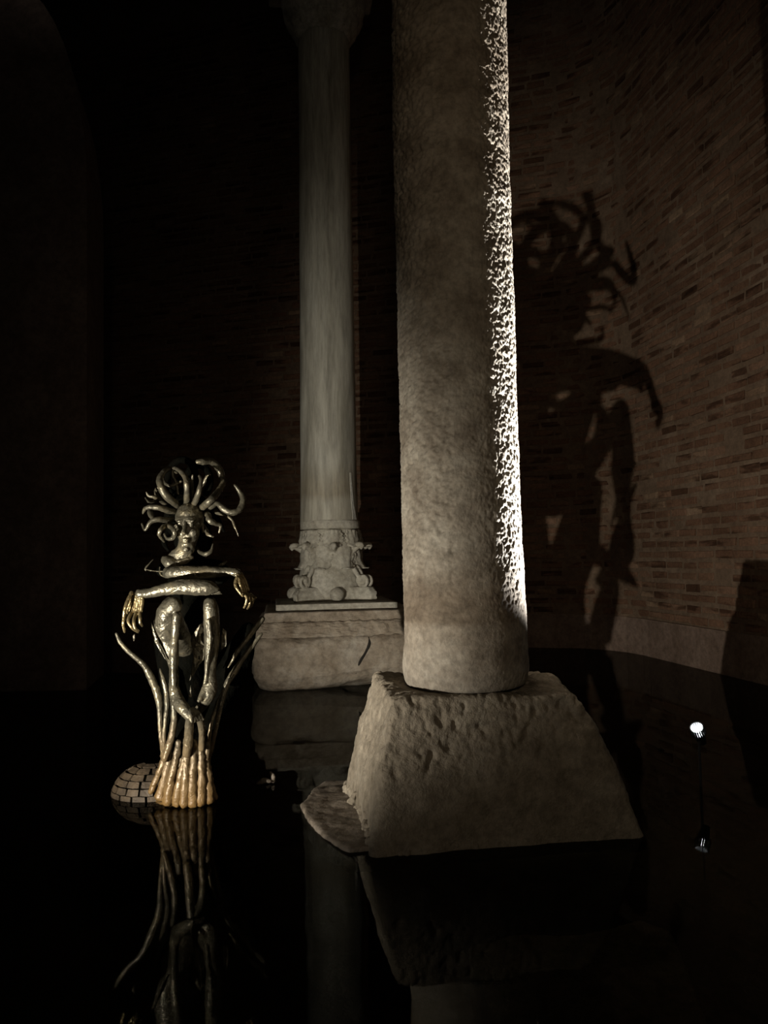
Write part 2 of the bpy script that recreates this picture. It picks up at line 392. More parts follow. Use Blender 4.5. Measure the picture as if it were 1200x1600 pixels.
# ============================================================ near column
NY = 4.30
ys = [-700, -300, 0, 200, 400, 600, 700, 800, 900, 950, 1000, 1045, 1062]
lf = [597, 605, 612, 613.5, 618, 623, 625, 627, 629, 631, 631, 629, 632]
rt = [775, 782.5, 790, 794, 800, 806, 809, 812.5, 818, 821, 823, 825, 822]
zs_, cx_, rr_ = [], [], []
for y, a, b in zip(ys, lf, rt):
    A = P(a, y, NY); B = P(b, y, NY); zs_.append((A.z + B.z) / 2); cx_.append((A.x + B.x) / 2); rr_.append((B.x - A.x) / 2 * .997)
zs_ = np.array(zs_)[::-1]; cx_ = np.array(cx_)[::-1]; rr_ = np.array(rr_)[::-1]
ZB = .715; ZTOP_VIS = 4.75
near_col = empty('stone_column', (cx_[0], NY, ZB), 'huge rough grey stone column in front, its right edge lit glaring white', 'column')
def pitted_shaft():
    nz = 620; zz = np.linspace(ZB, ZTOP_VIS, nz)
    # finer sampling where the lamp rakes the surface (towards +x and slightly to the camera)
    a = np.concatenate([np.linspace(-100, 35, 210, endpoint=False), np.linspace(35, 260, 150, endpoint=False)]) * math.pi / 180
    na = len(a); A, Z = np.meshgrid(a, zz)
    cx = np.interp(Z, zs_, cx_); r = np.interp(Z, zs_, rr_)
    edge = np.clip((Z - ZB) / .035, 0, 1); r = r - .03 * (1 - np.sqrt(1 - (1 - edge) ** 2))
    X = cx + r * np.cos(A); Y = NY + r * np.sin(A)
    p = np.stack([X.ravel(), Y.ravel(), Z.ravel()], 1)
    n1 = noise(p * 46, 1); n2 = noise(p * 88, 2); n3 = noise(p * 9, 3); n4 = noise(p * 26, 5)
    pit = -np.clip(n1 + .12, 0, 1) * .0105 - np.clip(n2, -.3, 1) * .0045 - np.clip(n4 - .15, 0, 1) * .012
    big = n3 * .006 + noise(p * 2.2, 8) * .006
    gain = np.interp(p[:, 2], [ZB, 1.0, 1.3, 1.7, 5], [.25, .35, .75, 1.1, 1.3]) * np.interp(A.ravel(), [-2.2, -1.3, -.8, .9], [.22, .28, .95, 1.0])
    d = (pit * gain + big * .7).reshape(A.shape)
    X = X + d * np.cos(A); Y = Y + d * np.sin(A)
    V = np.stack([X.ravel(), Y.ravel(), Z.ravel()], 1)
    i = np.arange(nz - 1)[:, None] * na; j = np.arange(na)[None, :]; j2 = (j + 1) % na
    F = np.stack([i + j, i + j2, i + na + j2, i + na + j], -1).reshape(-1, 4)
    me = bpy.data.meshes.new('shaft')
    me.vertices.add(len(V)); me.vertices.foreach_set('co', V.ravel())
    me.loops.add(F.size); me.loops.foreach_set('vertex_index', F.ravel()); me.polygons.add(len(F))
    me.polygons.foreach_set('loop_start', np.arange(0, F.size, 4)); me.update(calc_edges=True); me.validate()
    return link('shaft', me, M_near, near_col)
pitted_shaft()
def lathe(bm, prof, cx, cy, seg=64, cap=True):
    rings = [[bm.verts.new((cx + r * math.cos(2*math.pi*k/seg), cy + r * math.sin(2*math.pi*k/seg), z)) for k in range(seg)] for r, z in prof]
    for A, B in zip(rings, rings[1:]):
        for k in range(seg): bm.faces.new((A[k], A[(k+1) % seg], B[(k+1) % seg], B[k]))
    if cap: bm.faces.new(rings[0][::-1]); bm.faces.new(rings[-1])
bm = bmesh.new()      # the part of the shaft above the picture, with a plain capital carrying the vault
xt = float(np.interp(ZTOP_VIS, zs_, cx_)); rt0 = float(np.interp(ZTOP_VIS, zs_, rr_)) - .006
lathe(bm, [(rt0, ZTOP_VIS - .01), (rt0 - .01, 6.2), (rt0 - .02, 7.9)], xt, NY)
bm_obj('upper_shaft', bm, M_near, near_col)
def bell_capital(cx, cy, z0, r0, parent, m, top=11.9):
    bm = bmesh.new(); lathe(bm, [(r0, z0 - .03), (r0 + .03, z0), (r0 + .075, z0 + .10), (r0 + .17, z0 + .27), (r0 + .205, z0 + .42), (r0 + .20, z0 + .62), (r0 + .30, z0 + .80), (r0 + .32, z0 + .90)], cx, cy, 48)
    o = fuse('capital', bm, m, parent, .02, 1, lambda c: noise(c * 9, 4) * .022 + noise(c * 26, 6) * .008)
    bm = bmesh.new(); box_bm(bm, (2*r0 + .72, 2*r0 + .72, .16), Matrix.Translation((cx, cy, z0 + .98)) @ Matrix.Rotation(R(8), 4, 'Z'), .02)
    box_bm(bm, (2*r0 + .5, 2*r0 + .5, top - z0 - 1.055), Matrix.Translation((cx, cy, (top + z0 + 1.055) / 2)) @ Matrix.Rotation(R(8), 4, 'Z'), .02)
    bm_obj('impost', bm, m, parent, False)
bell_capital(xt, NY, 7.9, rt0 - .02, near_col, M_near)

# ---- rough truncated-pyramid block under it
def hex_block(name, bot, top, n, r, m, parent, disp, loc_label=None):
    """rounded hexahedron from 4 bottom + 4 top corners (order: front-left, front-right, back-right, back-left)"""
    me = grid_cube(n); c = coords(me)
    q = rounded(c, (1, 1, 1), r); u = (q[:, 0:1] + 1) / 2; v = (q[:, 1:2] + 1) / 2; w_ = (q[:, 2:3] + 1) / 2
    B = [np.array(p) for p in bot]; T = [np.array(p) for p in top]
    lo = B[0]*(1-u)*(1-v) + B[1]*u*(1-v) + B[2]*u*v + B[3]*(1-u)*v
    hi = T[0]*(1-u)*(1-v) + T[1]*u*(1-v) + T[2]*u*v + T[3]*(1-u)*v
    setco(me, lo * (1 - w_) + hi * w_)
    displace(me, disp)
    return link(name, me, m, parent)
bot = [(-.095, 3.72, -.06), (1.285, 3.93, -.06), (1.20, 4.92, -.06), (-.27, 4.72, -.06)]
top = [(.02, 3.93, .71), (.98, 4.03, .70), (.93, 4.72, .72), (-.08, 4.60, .74)]
def chisel(c):
    p = c * np.array([26, 26, 15]); stroke = noise(p, 11)
    lowsm = np.clip((c[:, 2] - .28 - .06 * c[:, 0]) / .12, .15, 1)
    bulge = .055 * np.exp(-((c[:, 2] - .3) / .25) ** 2) * (np.clip((c[:, 0] - .5) / .7, 0, 1) + .35*np.clip((.25 - c[:, 0]) / .4, 0, 1))
    return bulge + noise(c * 3.1, 9) * .022 + noise(c * 8, 10) * .010 - np.clip(stroke, 0, 1) * .021 * lowsm + noise(c * 52, 12) * .0028
pb = hex_block('pedestal_block', bot, top, 120, .06, M_base, None, chisel)
tag(pb, 'tapered rough chiselled stone block under the huge front column', 'stone block')
# crumbled mortar foot at its left
bm = bmesh.new()
for k in range(60):
    t = rd.random(); p = Vector(bot[0]).lerp(Vector(bot[3]), t) if k < 45 else Vector(bot[0]).lerp(Vector(bot[1]), rd.random() * .35)
    h = rd.uniform(0, .13 * (1 - abs(t - .45))) if k < 45 else rd.uniform(0, .02)
    add_blob(bm, (p.x + rd.uniform(-.005, .05) + h * .2, p.y + rd.uniform(.02, .06), h), [rd.uniform(.015, .032) for _ in range(3)], (rd.random(), rd.random(), 0), 8)
rub = fuse('mortar_footing', bm, M_base, None, .007, 1, lambda c: noise(c * 60, 3) * .007)
rub.parent = pb; rub['label'] = 'crumbling pitted mortar at the foot of the block'
# ledge slab at the water line
def poly_slab(name, pts, z0, z1, m, parent=None, amp=.006, cuts=3, bev=.02, sub=1):
    bm = bmesh.new(); f = bm.faces.new([bm.verts.new((x, y, z0)) for x, y in pts])
    r = bmesh.ops.extrude_face_region(bm, geom=[f]); bmesh.ops.translate(bm, verts=[g for g in r['geom'] if isinstance(g, bmesh.types.BMVert)], vec=(0, 0, z1 - z0))
    bmesh.ops.recalc_face_normals(bm, faces=bm.faces); bmesh.ops.triangulate(bm, faces=bm.faces)
    return fuse(name, bm, m, parent, bev, sub, lambda c: noise(c * 12, 5) * amp * 2 + noise(c * 40, 6) * amp)
def W(px, py): # point on water level
    for _ in range(1):
        d = CAM_ROT @ Vector(((px - 600) / FPX, (800 - py) / FPX, -1.0)); t = -CAM_H / d.z
        return (d.x * t, d.y * t)
pts = [W(470, 1262), W(480, 1283), W(497, 1303), W(520, 1320), W(545, 1332), W(580, 1330), (.3, 3.9), (.3, 4.8), (-.40, 4.95), W(486, 1240)]
led = poly_slab('footing_slab', pts, -.10, .022, M_slab, amp=.004, bev=.012)
tag(led, 'thin worn stone slab at water level poking out left of the front block', 'stone slab')
# submerged slab near the camera
pts = [W(733, 1512), W(800, 1490), W(905, 1492), W(1000, 1468), W(1050, 1485), W(1085, 1570), W(1120, 1680), W(850, 1720), W(770, 1620)]
sub = poly_slab('sunken_slab', [(x*1.06, y*1.06) for x, y in pts], -.22, -.010, M_base, amp=.003, bev=.014)
tag(sub, 'broken stone slab lying just under the water in the lower right foreground', 'stone slab')

# ============================================================ far column
FY = 9.36
A = P(469, 815, FY); B = P(560, 815, FY); fcx = (A.x + B.x)/2; 
def fw(y, a, b):
    A = P(a, y, FY); B = P(b, y, FY); return (A.z + B.z)/2, (A.x + B.x)/2, (B.x - A.x)/2
ROT8 = Matrix.Rotation(R(8), 4, 'Z')
# stone block with rounded, undercut foot
CX, CY = -.60, 9.30
me = grid_cube(90); c = coords(me); q = rounded(c, (1.0, 1.0, .62), .20)
q[:, 2] = (q[:, 2] + .62) / 1.24          # 0..1
z = q[:, 2].copy(); zz = z * .66 - .06
inset = np.interp(z, [0, .12, .3, .8, 1.0], [.16, .07, 0, .0, .05])
fr_in = np.clip(-c[:, 1], 0, 1)
x = q[:, 0] * (1.0 - inset); y = q[:, 1] * (1.0 - inset)
under = np.clip((x + .55) / .9, 0, 1) * .13 * np.clip(1 - z * 1.6, 0, 1)
zz = zz + under * np.clip(-y, 0, 1)
q2 = np.stack([x * .97, y * .97, zz], 1); rot = np.array(ROT8.to_3x3()); q2 = q2 @ rot.T + np.array([CX, CY, 0]); setco(me, q2)
displace(me, lambda c: noise(c * 2.3, 21) * .04 + noise(c * 7, 22) * .014 + noise(c * 24, 23) * .006)
blk = link('stone_block', me, M_block); tag(blk, 'big worn stone block with rounded corner carrying the far marble column', 'stone block')
bm = bmesh.new(); 
from mathutils.bvhtree import BVHTree
bv = BVHTree.FromPolygons([v.co.copy() for v in blk.data.vertices], [tuple(p.vertices) for p in blk.data.polygons])
def on_block(px, py):
    o_ = Vector((0, 0, CAM_H)); d_ = (P(px, py, 8) - o_).normalized(); h_ = bv.ray_cast(o_, d_)[0]; return h_ + d_ * .004
pts_ = [on_block(*q_) for q_ in ((576, 996), (577, 1006), (571, 1020), (562, 1035), (556, 1052))]
add_tube(bm, pts_, [.007, .018, .014, .016, .006], 8, 4)
o = bm_obj('crack', bm, M_crack, blk); o['label'] = 'dark slanting crack in the front face'
CRACK = o
# rough shoulder band, upper slab
def slab(name, half, z0, z1, r, m, parent, amp, sc=14, n=40, taper=0.0):
    me = grid_cube(n); c = coords(me); h = (z1 - z0) / 2; q = rounded(c, (half, half, h), r)
    tt = 1 - taper * (q[:, 2] + h) / (2*h); q[:, 0] *= tt; q[:, 1] *= tt; q[:, 2] += z0 + h
    q = q @ rot.T + np.array([CX, CY, 0]); setco(me, q); displace(me, lambda c: noise(c * sc, 31) * amp + noise(c * sc * 2.7, 32) * amp * .6)
    return link(name, me, m, parent)
o = slab('rough_shoulder', .955, .56, .73, .03, M_block, blk, .014, 16, 90, .07); o['label'] = 'rough broken shoulder band along the top edge'
us = slab('upper_slab', .86, .72, .83, .015, M_block, blk, .005, 12, 50, .03)
CX -= .035
pl = slab('plinth_slab', .68, .835, .905, .008, M_capital, None, .002, 8, 24)
tag(pl, 'thin square marble plinth slab under the upside-down carved capital', 'stone slab')

# upside-down leaf-carved capital
z_bot = .905; z_top = 1.755
A = P(472, 835, FY); B = P(562, 835, FY); kx = (A.x + B.x)/2
KC = Vector((kx, FY, z_bot))
cap = empty('inverted_capital', KC, 'upside-down leaf-carved marble capital used as the far column\'s base', 'capital')
hh = z_top - z_bot
bm = bmesh.new(); lathe(bm, [(.40, z_bot + .0), (.43, z_bot + .10), (.41, z_bot + .22), (.375, z_bot + .36), (.345, z_bot + .55), (.34, z_bot + .72), (.335, z_top)], kx, FY, 56)
me_b = fuse('bell', bm, M_capital, cap, .016, 1, lambda c: noise(c * 14, 41) * .007)
# abacus with hollow sides
bm = bmesh.new(); ring = []
aw = .50
for s in range(4):
    for k in range(12):
        t = k / 12; X = -aw + 2*aw*t; Y = -aw + .12 * math.sin(math.pi * t)
        if k == 0: X = -aw + .07; Y = -aw + .0
        v = Matrix.Rotation(s * math.pi/2, 3, 'Z') @ Vector((X, Y, 0)); v = ROT8.to_3x3() @ v
        ring.append((kx + v.x, FY + v.y))
lo = [bm.verts.new((x_, y_, z_bot + .002)) for x_, y_ in ring]; mid = [bm.verts.new((kx + (x_-kx)*1.03, FY + (y_-FY)*1.03, z_bot + .09)) for x_, y_ in ring]; hi = [bm.verts.new((kx + (x_-kx)*.93, FY + (y_-FY)*.93, z_bot + .165)) for x_, y_ in ring]
N = len(ring)
for Aa, Bb in ((lo, mid), (mid, hi)):
    for k in range(N): bm.faces.new((Aa[k], Aa[(k+1) % N], Bb[(k+1) % N], Bb[k]))
bm.faces.new(lo[::-1]); bm.faces.new(hi)
bmesh.ops.triangulate(bm, faces=[f for f in bm.faces if len(f.verts) > 4])
fuse('abacus', bm, M_capital, cap, .012, 1, lambda c: noise(c * 18, 42) * .006 + noise(c * 6, 2) * .008)
for s in range(4):
    rm = ROT8.to_3x3() @ Matrix.Rotation(s * math.pi/2, 3, 'Z')
    v = rm @ Vector((.03, -.455, 0))
    bm = bmesh.new(); add_blob(bm, (kx + v.x, FY + v.y, z_bot + .085), (.085, .085, .082)); bm_obj('boss', bm, M_capital, cap)
    # corner volutes: a scroll on each diagonal
    d = rm @ Vector((-1, -1, 0)).normalized(); side = Vector((-d.y, d.x, 0))
    bm = bmesh.new()
    for sgn in (-1, 1):
        c0 = Vector((kx, FY, 0)) + d * .525 + side * .04 * sgn
        pp = []; rr2 = []
        for k in range(16):
            a = k / 15 * 2 * math.pi * 1.25; ro = .085 - .055 * k / 15
            pp.append(c0 + d * (math.cos(a + 2.6) * ro) + Vector((0, 0, z_bot + .24 + math.sin(a + 2.6) * ro))); rr2.append(.026 - .008 * k / 15)
        pp = [Vector((kx, FY, z_bot + .40)) + d * .37 + side * .03 * sgn, Vector((kx, FY, z_bot + .34)) + d * .41 + side * .04 * sgn] + pp[::1]; rr2 = [.03, .032] + rr2
        add_tube(bm, pp, rr2, 8, 2)
    add_blob(bm, Vector((kx, FY, z_bot + .25)) + d * .50, (.07, .07, .06))
    fuse('volute', bm, M_capital, cap, .009, 1, lambda c: noise(c * 40, 43) * .004)
def leaf(ang, z0, L, wid, curl, r0, name='acanthus_leaf'):
    """carved leaf: stem up at the narrow end of the bell, its tip curling outwards"""
    n, m_ = 16, 12; d = Vector((math.cos(ang), math.sin(ang), 0)); s = Vector((-d.y, d.x, 0)); V = []; F = []
    for i in range(n + 1):
        t = i / n; zc = z0 + L * min(t, .9); out = r0 + .035 * math.sin(t * 2.2) + curl * max(0, t - .62) ** 1.5 * 5
        if t > .9: zc -= (t - .9) * L * .5
        ww = wid * (.62 + .38 * math.sin(math.pi * min(t * 1.1, 1))) * (1 - max(0, t - .8) * 2.6) * (1 + .14 * math.sin(t * 34))
        for j in range(m_ + 1):
            u = j / m_ * 2 - 1
            ridge = .020 * (1 - abs(u)) - .020 * abs(math.sin(u * 6 + t * 2.2 * (1 if u > 0 else -1))) 
            a2 = u * ww / r0; dd = d * math.cos(a2) + s * math.sin(a2)
            V.append(Vector((kx, FY, zc)) + dd * (out + ridge - .03 * abs(u) ** 2 * (t > .6)))
    st = m_ + 1
    back = len(V); V += [Vector((kx, FY, v.z)) + (v - Vector((kx, FY, v.z))).normalized() * (max(.30, (v - Vector((kx, FY, v.z))).length - .04)) for v in V]
    for i in range(n):
        for j in range(m_):
            a = i*st + j; F.append((a, a+1, a+1+st, a+st)); F.append((back+a, back+a+st, back+a+1+st, back+a+1))
    for i in range(n):
        a = i*st; F.append((a, a+st, back+a+st, back+a)); a = i*st+m_; F.append((a+st, a, back+a, back+a+st))
    for j in range(m_):
        a = j; F.append((a+1, a, back+a, back+a+1)); a = n*st+j; F.append((a, a+1, back+a+1, back+a))
    return link(name, arr_mesh(name, V, F), M_capital, cap)
# leaves hang with their roots at the top (the capital stands on its head) and tips curling out below
def leaf_inv(ang, ztop, L, wid, curl, r0):
    o = leaf(ang, 0, L, wid, curl, r0); me = o.data; c = coords(me); c[:, 2] = ztop - c[:, 2]; setco(me, c); me.flip_normals()
for k in range(8):
    leaf_inv(R(8 + 22.5 + 45 * k), z_top - .08, .45, .15, .085, .345)
for k in range(8):
    leaf_inv(R(8 + 45 * k), z_top - .01, .24, .13, .09, .352)
for k in range(8):
    a = R(8 + 45 * k); d = Vector((math.cos(a), math.sin(a), 0)); K = Vector((kx, FY, 0)); bm = bmesh.new()
    add_tube(bm, [K + d*.35 + Vector((0, 0, z_top - .24)), K + d*.42 + Vector((0, 0, z_top - .20)), K + d*.475 + Vector((0, 0, z_top - .20)), K + d*.47 + Vector((0, 0, z_top - .235))], [.045, .045, .034, .018], 10, 4, .8)
    bm_obj('leaf_tip', bm, M_capital, cap)

far = empty('marble_column', (kx, FY, z_top), 'slim pale veined marble column standing on the upside-down capital', 'column')
sh = [fw(y, a, b) for y, a, b in [(812, 469.5, 560), (760, 470, 558), (740, 470, 557), (600, 469, 555), (400, 468, 551), (200, 467, 547.5), (66, 466, 546)]]
bm = bmesh.new(); seg = 96; rings = []
hs = [s_[0] for s_ in sh]; zl = np.linspace(z_top + .005, hs[-1] + .02, 120)
for zc in zl:
    cxx = np.interp(zc, hs, [s_[1] for s_ in sh]); r_ = np.interp(zc, hs, [s_[2] for s_ in sh])
    rings.append([bm.verts.new((cxx + r_*math.cos(2*math.pi*k/seg), FY + r_*math.sin(2*math.pi*k/seg), zc)) for k in range(seg)])
for Aa, Bb in zip(rings, rings[1:]):
    for k in range(seg): bm.faces.new((Aa[k], Aa[(k+1) % seg], Bb[(k+1) % seg], Bb[k]))
bm.faces.new(rings[0][::-1]); bm.faces.new(rings[-1])
o = bm_obj('shaft', bm, M_marble, far); displace(o.data, lambda c: noise(c * np.array([6, 6, 1.5]), 51) * .004)
z1, cc1, r1 = fw(822, 470, 562)
bm = bmesh.new(); lathe(bm, [(r1 - .02, z_top + .0), (r1 + .004, z_top + .012), (r1 + .006, z_top + .09), (r1 - .004, z_top + .105), (r1 - .02, z_top + .11)], cc1, FY, 72); bm_obj('collar', bm, M_capital, far)
# pale lime run down the right of the shaft
V = []; F = []; path = [(548, 742, 1), (549, 765, 1.3), (551, 790, 1.6), (553, 805, 2.2), (554, 818, 3.2)]
for i, (px, py, wd) in enumerate(path):
    zc, cxx, r_ = fw(py, 469, 560); r_ = np.interp(zc, hs, [s_[2] for s_ in sh]); cxx = np.interp(zc, hs, [s_[1] for s_ in sh])
    for e in (-1, 1):
        X = P(px + e * wd, py, FY - r_*.4).x; u = max(-.995, min(.995, (X - cxx) / r_)); 
        V.append((cxx + u * (r_ + .004), FY - math.sqrt(1 - u*u) * (r_ + .006), zc))
    for e in (1, -1):
        X = P(px + e * wd, py, FY - r_*.4).x; u = max(-.995, min(.995, (X - cxx) / r_)); 
        V.append((cxx + u * (r_ - .01), FY - math.sqrt(1 - u*u) * (r_ - .01), zc))
for i in range(len(path) - 1):
    a = 4*i; b_ = a + 4
    for k in range(4): F.append((a+k, a+(k+1) % 4, b_+(k+1) % 4, b_+k))
o = link('lime_streak', arr_mesh('lime_streak', V, F), M_pale, far, False); o['label'] = 'thin pale lime streak near the foot'
zc, cxx, r_ = fw(66, 466, 546)
bell_capital(cxx, FY, zc, r_, far, M_capital)

# ============================================================ the snake-haired bronze figure
SY = 4.5; k_px = SY / FPX
statue = empty('snake_haired_statue', (P(288, 1248, 4.7).x, 4.7, 0), 'small bronze snake-haired crouching female statue with dangling hands, rising from the water', 'sculpture')
DY = .20
def c1(x, y, Y=SY): return P(170 + x / 4.615, 700 + y / 4.615, Y + DY)
def c2(x, y, Y=SY): return P(170 + x / 4.615, 860 + y / 4.615, Y + DY)
def c3(x, y, Y=SY): return P(170 + x / 4.615, 1040 + y / 4.615, Y + DY)
def cr(r, Y=SY): return r / 4.615 * (Y + DY) / FPX
def rough(a, s=30): return lambda c: noise(c * s, 61) * a + noise(c * s * 2.6, 62) * a * .5
def tube_part(name, f, pts, rads, m=None, disp=.0022, sides=14, n=6, bumpy=.0, flat=1.0, seed=0, parent=None):
    bm = bmesh.new(); add_tube(bm, [f(*p) for p in pts], [cr(r, p[2] if len(p) > 2 else SY) for r, p in zip(rads, pts)], sides, n, flat, bumpy, seed)
    o = bm_obj(name, bm, m or M_bronze, parent or statue)
    if disp: displace(o.data, rough(disp, 38))
    return o
# --- head with a face
HY = 4.34
def head():
    bm = bmesh.new(); hc = c1(572, 545, HY)
    def L(dx, dy, dz): return hc + Vector((dx, dy, dz))          # dx right, dy away, dz up (metres)
    add_blob(bm, L(0, .035, .030), (.083, .100, .098), seg=28)           # skull
    add_blob(bm, L(0, .002, -.045), (.066, .070, .088), seg=28)          # face
    add_blob(bm, L(-.002, -.012, -.128), (.043, .045, .044), seg=22)     # jaw and chin
    add_blob(bm, L(-.002, -.046, -.150), (.020, .016, .018))             # chin point
    add_blob(bm, L(0, -.052, .020), (.060, .022, .020), seg=22)          # brow
    for s in (-1, 1):
        add_blob(bm, L(.030*s, -.068, .013), (.024, .012, .008), (0, .15*s, 0))  # brow ridge
        add_blob(bm, L(.030*s, -.052, -.012), (.016, .013, .011))        # eyeball
        add_blob(bm, L(.030*s, -.062, -.004), (.020, .008, .004), (0, .1*s, 0))  # upper lid
        add_blob(bm, L(.040*s, -.042, -.055), (.022, .022, .026))        # cheek
        add_blob(bm, L(.080*s, .03, -.025), (.010, .022, .034), (0, 0, .3*s))    # ear
        add_blob(bm, L(.010*s, -.075, -.064), (.008, .010, .007))        # nostril wing
    add_tube(bm, [L(0, -.066, .012), L(0, -.080, -.025), L(0, -.096, -.058)], [.008, .010, .013], 12, 5)   # nose
    add_blob(bm, L(0, -.064, -.096), (.024, .014, .0065))                # upper lip
    add_blob(bm, L(0, -.064, -.110), (.020, .014, .0075))                # lower lip
    # neck down to the left shoulder shell
    add_tube(bm, [L(-.005, .03, -.08), L(-.03, .04, -.16), c1(490, 790, HY + .05), c1(455, 840, HY + .05)], [.055, .050, .050, .052], 20, 6)
    add_tube(bm, [c1(500, 850, HY + .03), c1(440, 830, HY), c1(400, 800, HY + .03)], [.030, .036, .022], 16, 5)
    add_tube(bm, [c1(600, 790, HY + .02), c1(560, 815, HY + .0), c1(500, 830, HY)], [.014, .016, .02], 12, 5)
    return fuse('head', bm, M_bronze, statue, .0042, 2, rough(.0028, 45))
head()
# --- snake locks
S = [
 ([(515, 440), (480, 400, 4.30), (425, 355, 4.26), (380, 290, 4.24), (368, 225, 4.26), (400, 170, 4.30), (450, 150, 4.36), (490, 175, 4.42)], [24, 26, 28, 27, 24, 20, 16, 10]),
 ([(395, 205, 4.28), (405, 250, 4.30), (440, 272, 4.32), (480, 262, 4.33), (520, 240, 4.33)], [10, 12, 12, 11, 8]),
 ([(560, 430, 4.30), (563, 350, 4.27), (562, 270, 4.26), (548, 205, 4.28), (500, 155, 4.32), (465, 150, 4.34), (462, 200, 4.34), (485, 250, 4.34), (500, 330, 4.34)], [24, 22, 21, 20, 16, 12, 10, 10, 9]),
 ([(600, 440, 4.30), (625, 385, 4.27), (650, 310, 4.26), (665, 240, 4.28), (652, 200, 4.30)], [22, 22, 19, 14, 9]),
 ([(590, 420, 4.40), (600, 330, 4.42), (598, 250, 4.42), (605, 195, 4.40)], [16, 16, 14, 5]),
 ([(600, 420, 4.45), (640, 320, 4.48), (690, 240, 4.50), (715, 205, 4.48), (735, 190, 4.46)], [16, 15, 14, 14, 5]),
 ([(640, 450, 4.32), (690, 415, 4.28), (735, 375, 4.28), (785, 320, 4.36), (820, 260, 4.42), (812, 190, 4.44), (780, 130, 4.42), (730, 95, 4.38), (680, 98, 4.34), (638, 100, 4.32)], [24, 26, 26, 24, 22, 24, 25, 24, 26, 16]),
 ([(660, 470, 4.34), (720, 440, 4.36), (780, 400, 4.32), (830, 440, 4.30), (890, 465, 4.30), (945, 440, 4.32), (968, 370, 4.34), (940, 310, 4.34), (908, 268, 4.33)], [20, 18, 18, 24, 24, 24, 22, 16, 9]),
 ([(500, 460, 4.32), (430, 450, 4.29), (360, 430, 4.28), (300, 425, 4.28), (260, 440, 4.30), (245, 475, 4.32)], [24, 24, 22, 18, 13, 5]),
 ([(490, 510, 4.32), (420, 520, 4.30), (350, 515, 4.29), (300, 535, 4.28), (262, 590, 4.28), (238, 545, 4.30)], [22, 22, 20, 16, 11, 5]),
 ([(300, 430, 4.30), (300, 470, 4.32), (320, 510, 4.31)], [16, 22, 18]),
 ([(490, 570, 4.32), (420, 560, 4.28), (375, 590, 4.26), (365, 630, 4.27), (400, 678, 4.30)], [18, 19, 17, 14, 5]),
 ([(395, 560, 4.28), (440, 565, 4.24), (472, 600, 4.24), (465, 645, 4.26), (425, 655, 4.28), (400, 620, 4.29)], [14, 17, 17, 15, 13, 8]),
 ([(455, 450, 4.38), (390, 390, 4.38), (330, 355, 4.36), (290, 345, 4.35), (270, 318, 4.34)], [18, 17, 15, 10, 4]),
 ([(365, 375, 4.40), (340, 325, 4.42), (350, 290, 4.42), (385, 300, 4.42)], [13, 12, 11, 5]),
 ([(340, 385, 4.36), (290, 388, 4.36), (262, 358, 4.36)], [11, 9, 4]),
 ([(660, 490, 4.36), (715, 480, 4.30), (725, 520, 4.28), (770, 545, 4.30), (805, 560, 4.32), (795, 612, 4.33)], [18, 20, 22, 18, 12, 5]),
 ([(660, 540, 4.36), (700, 590, 4.34), (720, 625, 4.30), (755, 640, 4.30)], [16, 15, 13, 7]),
 ([(745, 450, 4.38), (800, 470, 4.36), (835, 480, 4.38), (885, 515, 4.36), (912, 575, 4.35), (936, 636, 4.35)], [16, 16, 12, 9, 9, 3]),
 ([(620, 690, 4.45), (650, 745, 4.36), (700, 765, 4.34), (738, 740, 4.34), (752, 690, 4.35)], [10, 13, 18, 13, 4]),
 ([(620, 460, 4.46), (690, 460, 4.50), (740, 480, 4.52), (790, 520, 4.52), (830, 600, 4.50)], [24, 24, 22, 18, 8]),
 ([(520, 430, 4.48), (470, 350, 4.55), (480, 260, 4.58), (540, 210, 4.58), (600, 230, 4.55)], [26, 26, 22, 18, 8]),
 ([(500, 520, 4.46), (430, 600, 4.54), (400, 680, 4.56), (430, 740, 4.55)], [24, 24, 20, 8]),
 ([(630, 560, 4.46), (690, 640, 4.52), (710, 720, 4.54), (680, 790, 4.52)], [24, 24, 20, 8]),
]
for i, (pts, rads) in enumerate(S):
    pts = [(p[0], p[1], p[2] if len(p) > 2 else 4.34) for p in pts]
    pts[0] = (pts[0][0], pts[0][1], pts[0][2] + .11); pts[1] = (pts[1][0], pts[1][1], pts[1][2] + .05)
    tube_part('snake_lock', c1, pts, rads, M_bronze if i < 20 else M_darkmetal, .0022, 14, 7, .05, seed=i)
# --- shoulder spike and wire frame at the left, chest shell hidden behind the arms
tube_part('shoulder_rod', c1, [(322, 802, 4.45), (268, 862, 4.42), (268, 885, 4.42)], [3, 7, 5])
tube_part('shoulder_rod', c1, [(268, 876, 4.42), (330, 888, 4.40), (400, 890, 4.38)], [4, 4, 5])
tube_part('shoulder_rod', c1, [(368, 860, 4.40), (372, 910, 4.38), (420, 940, 4.36)], [4, 6, 5])
bm = bmesh.new()
add_tube(bm, [c1(400, 860, 4.58), c1(520, 845, 4.60), c1(660, 850, 4.60), c1(800, 850, 4.56)], [.04, .055, .055, .035], 20, 6)
add_tube(bm, [c1(560, 860, 4.62), c1(560, 960, 4.62), c2(560, 380, 4.64), c2(540, 560, 4.66)], [.09, .115, .085, .07], 24, 6)
add_tube(bm, [c1(790, 850, 4.56), c1(840, 900, 4.48), c1(800, 950, 4.34)], [.036, .034, .030], 16, 5)
add_tube(bm, [c1(400, 860, 4.58), c1(385, 890, 4.48), c1(430, 905, 4.40)], [.036, .034, .028], 16, 5)
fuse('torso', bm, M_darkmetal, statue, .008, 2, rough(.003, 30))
tube_part('collar_fragment', c1, [(795, 848, 4.38), (818, 838, 4.36), (850, 818, 4.38)], [8, 12, 5])
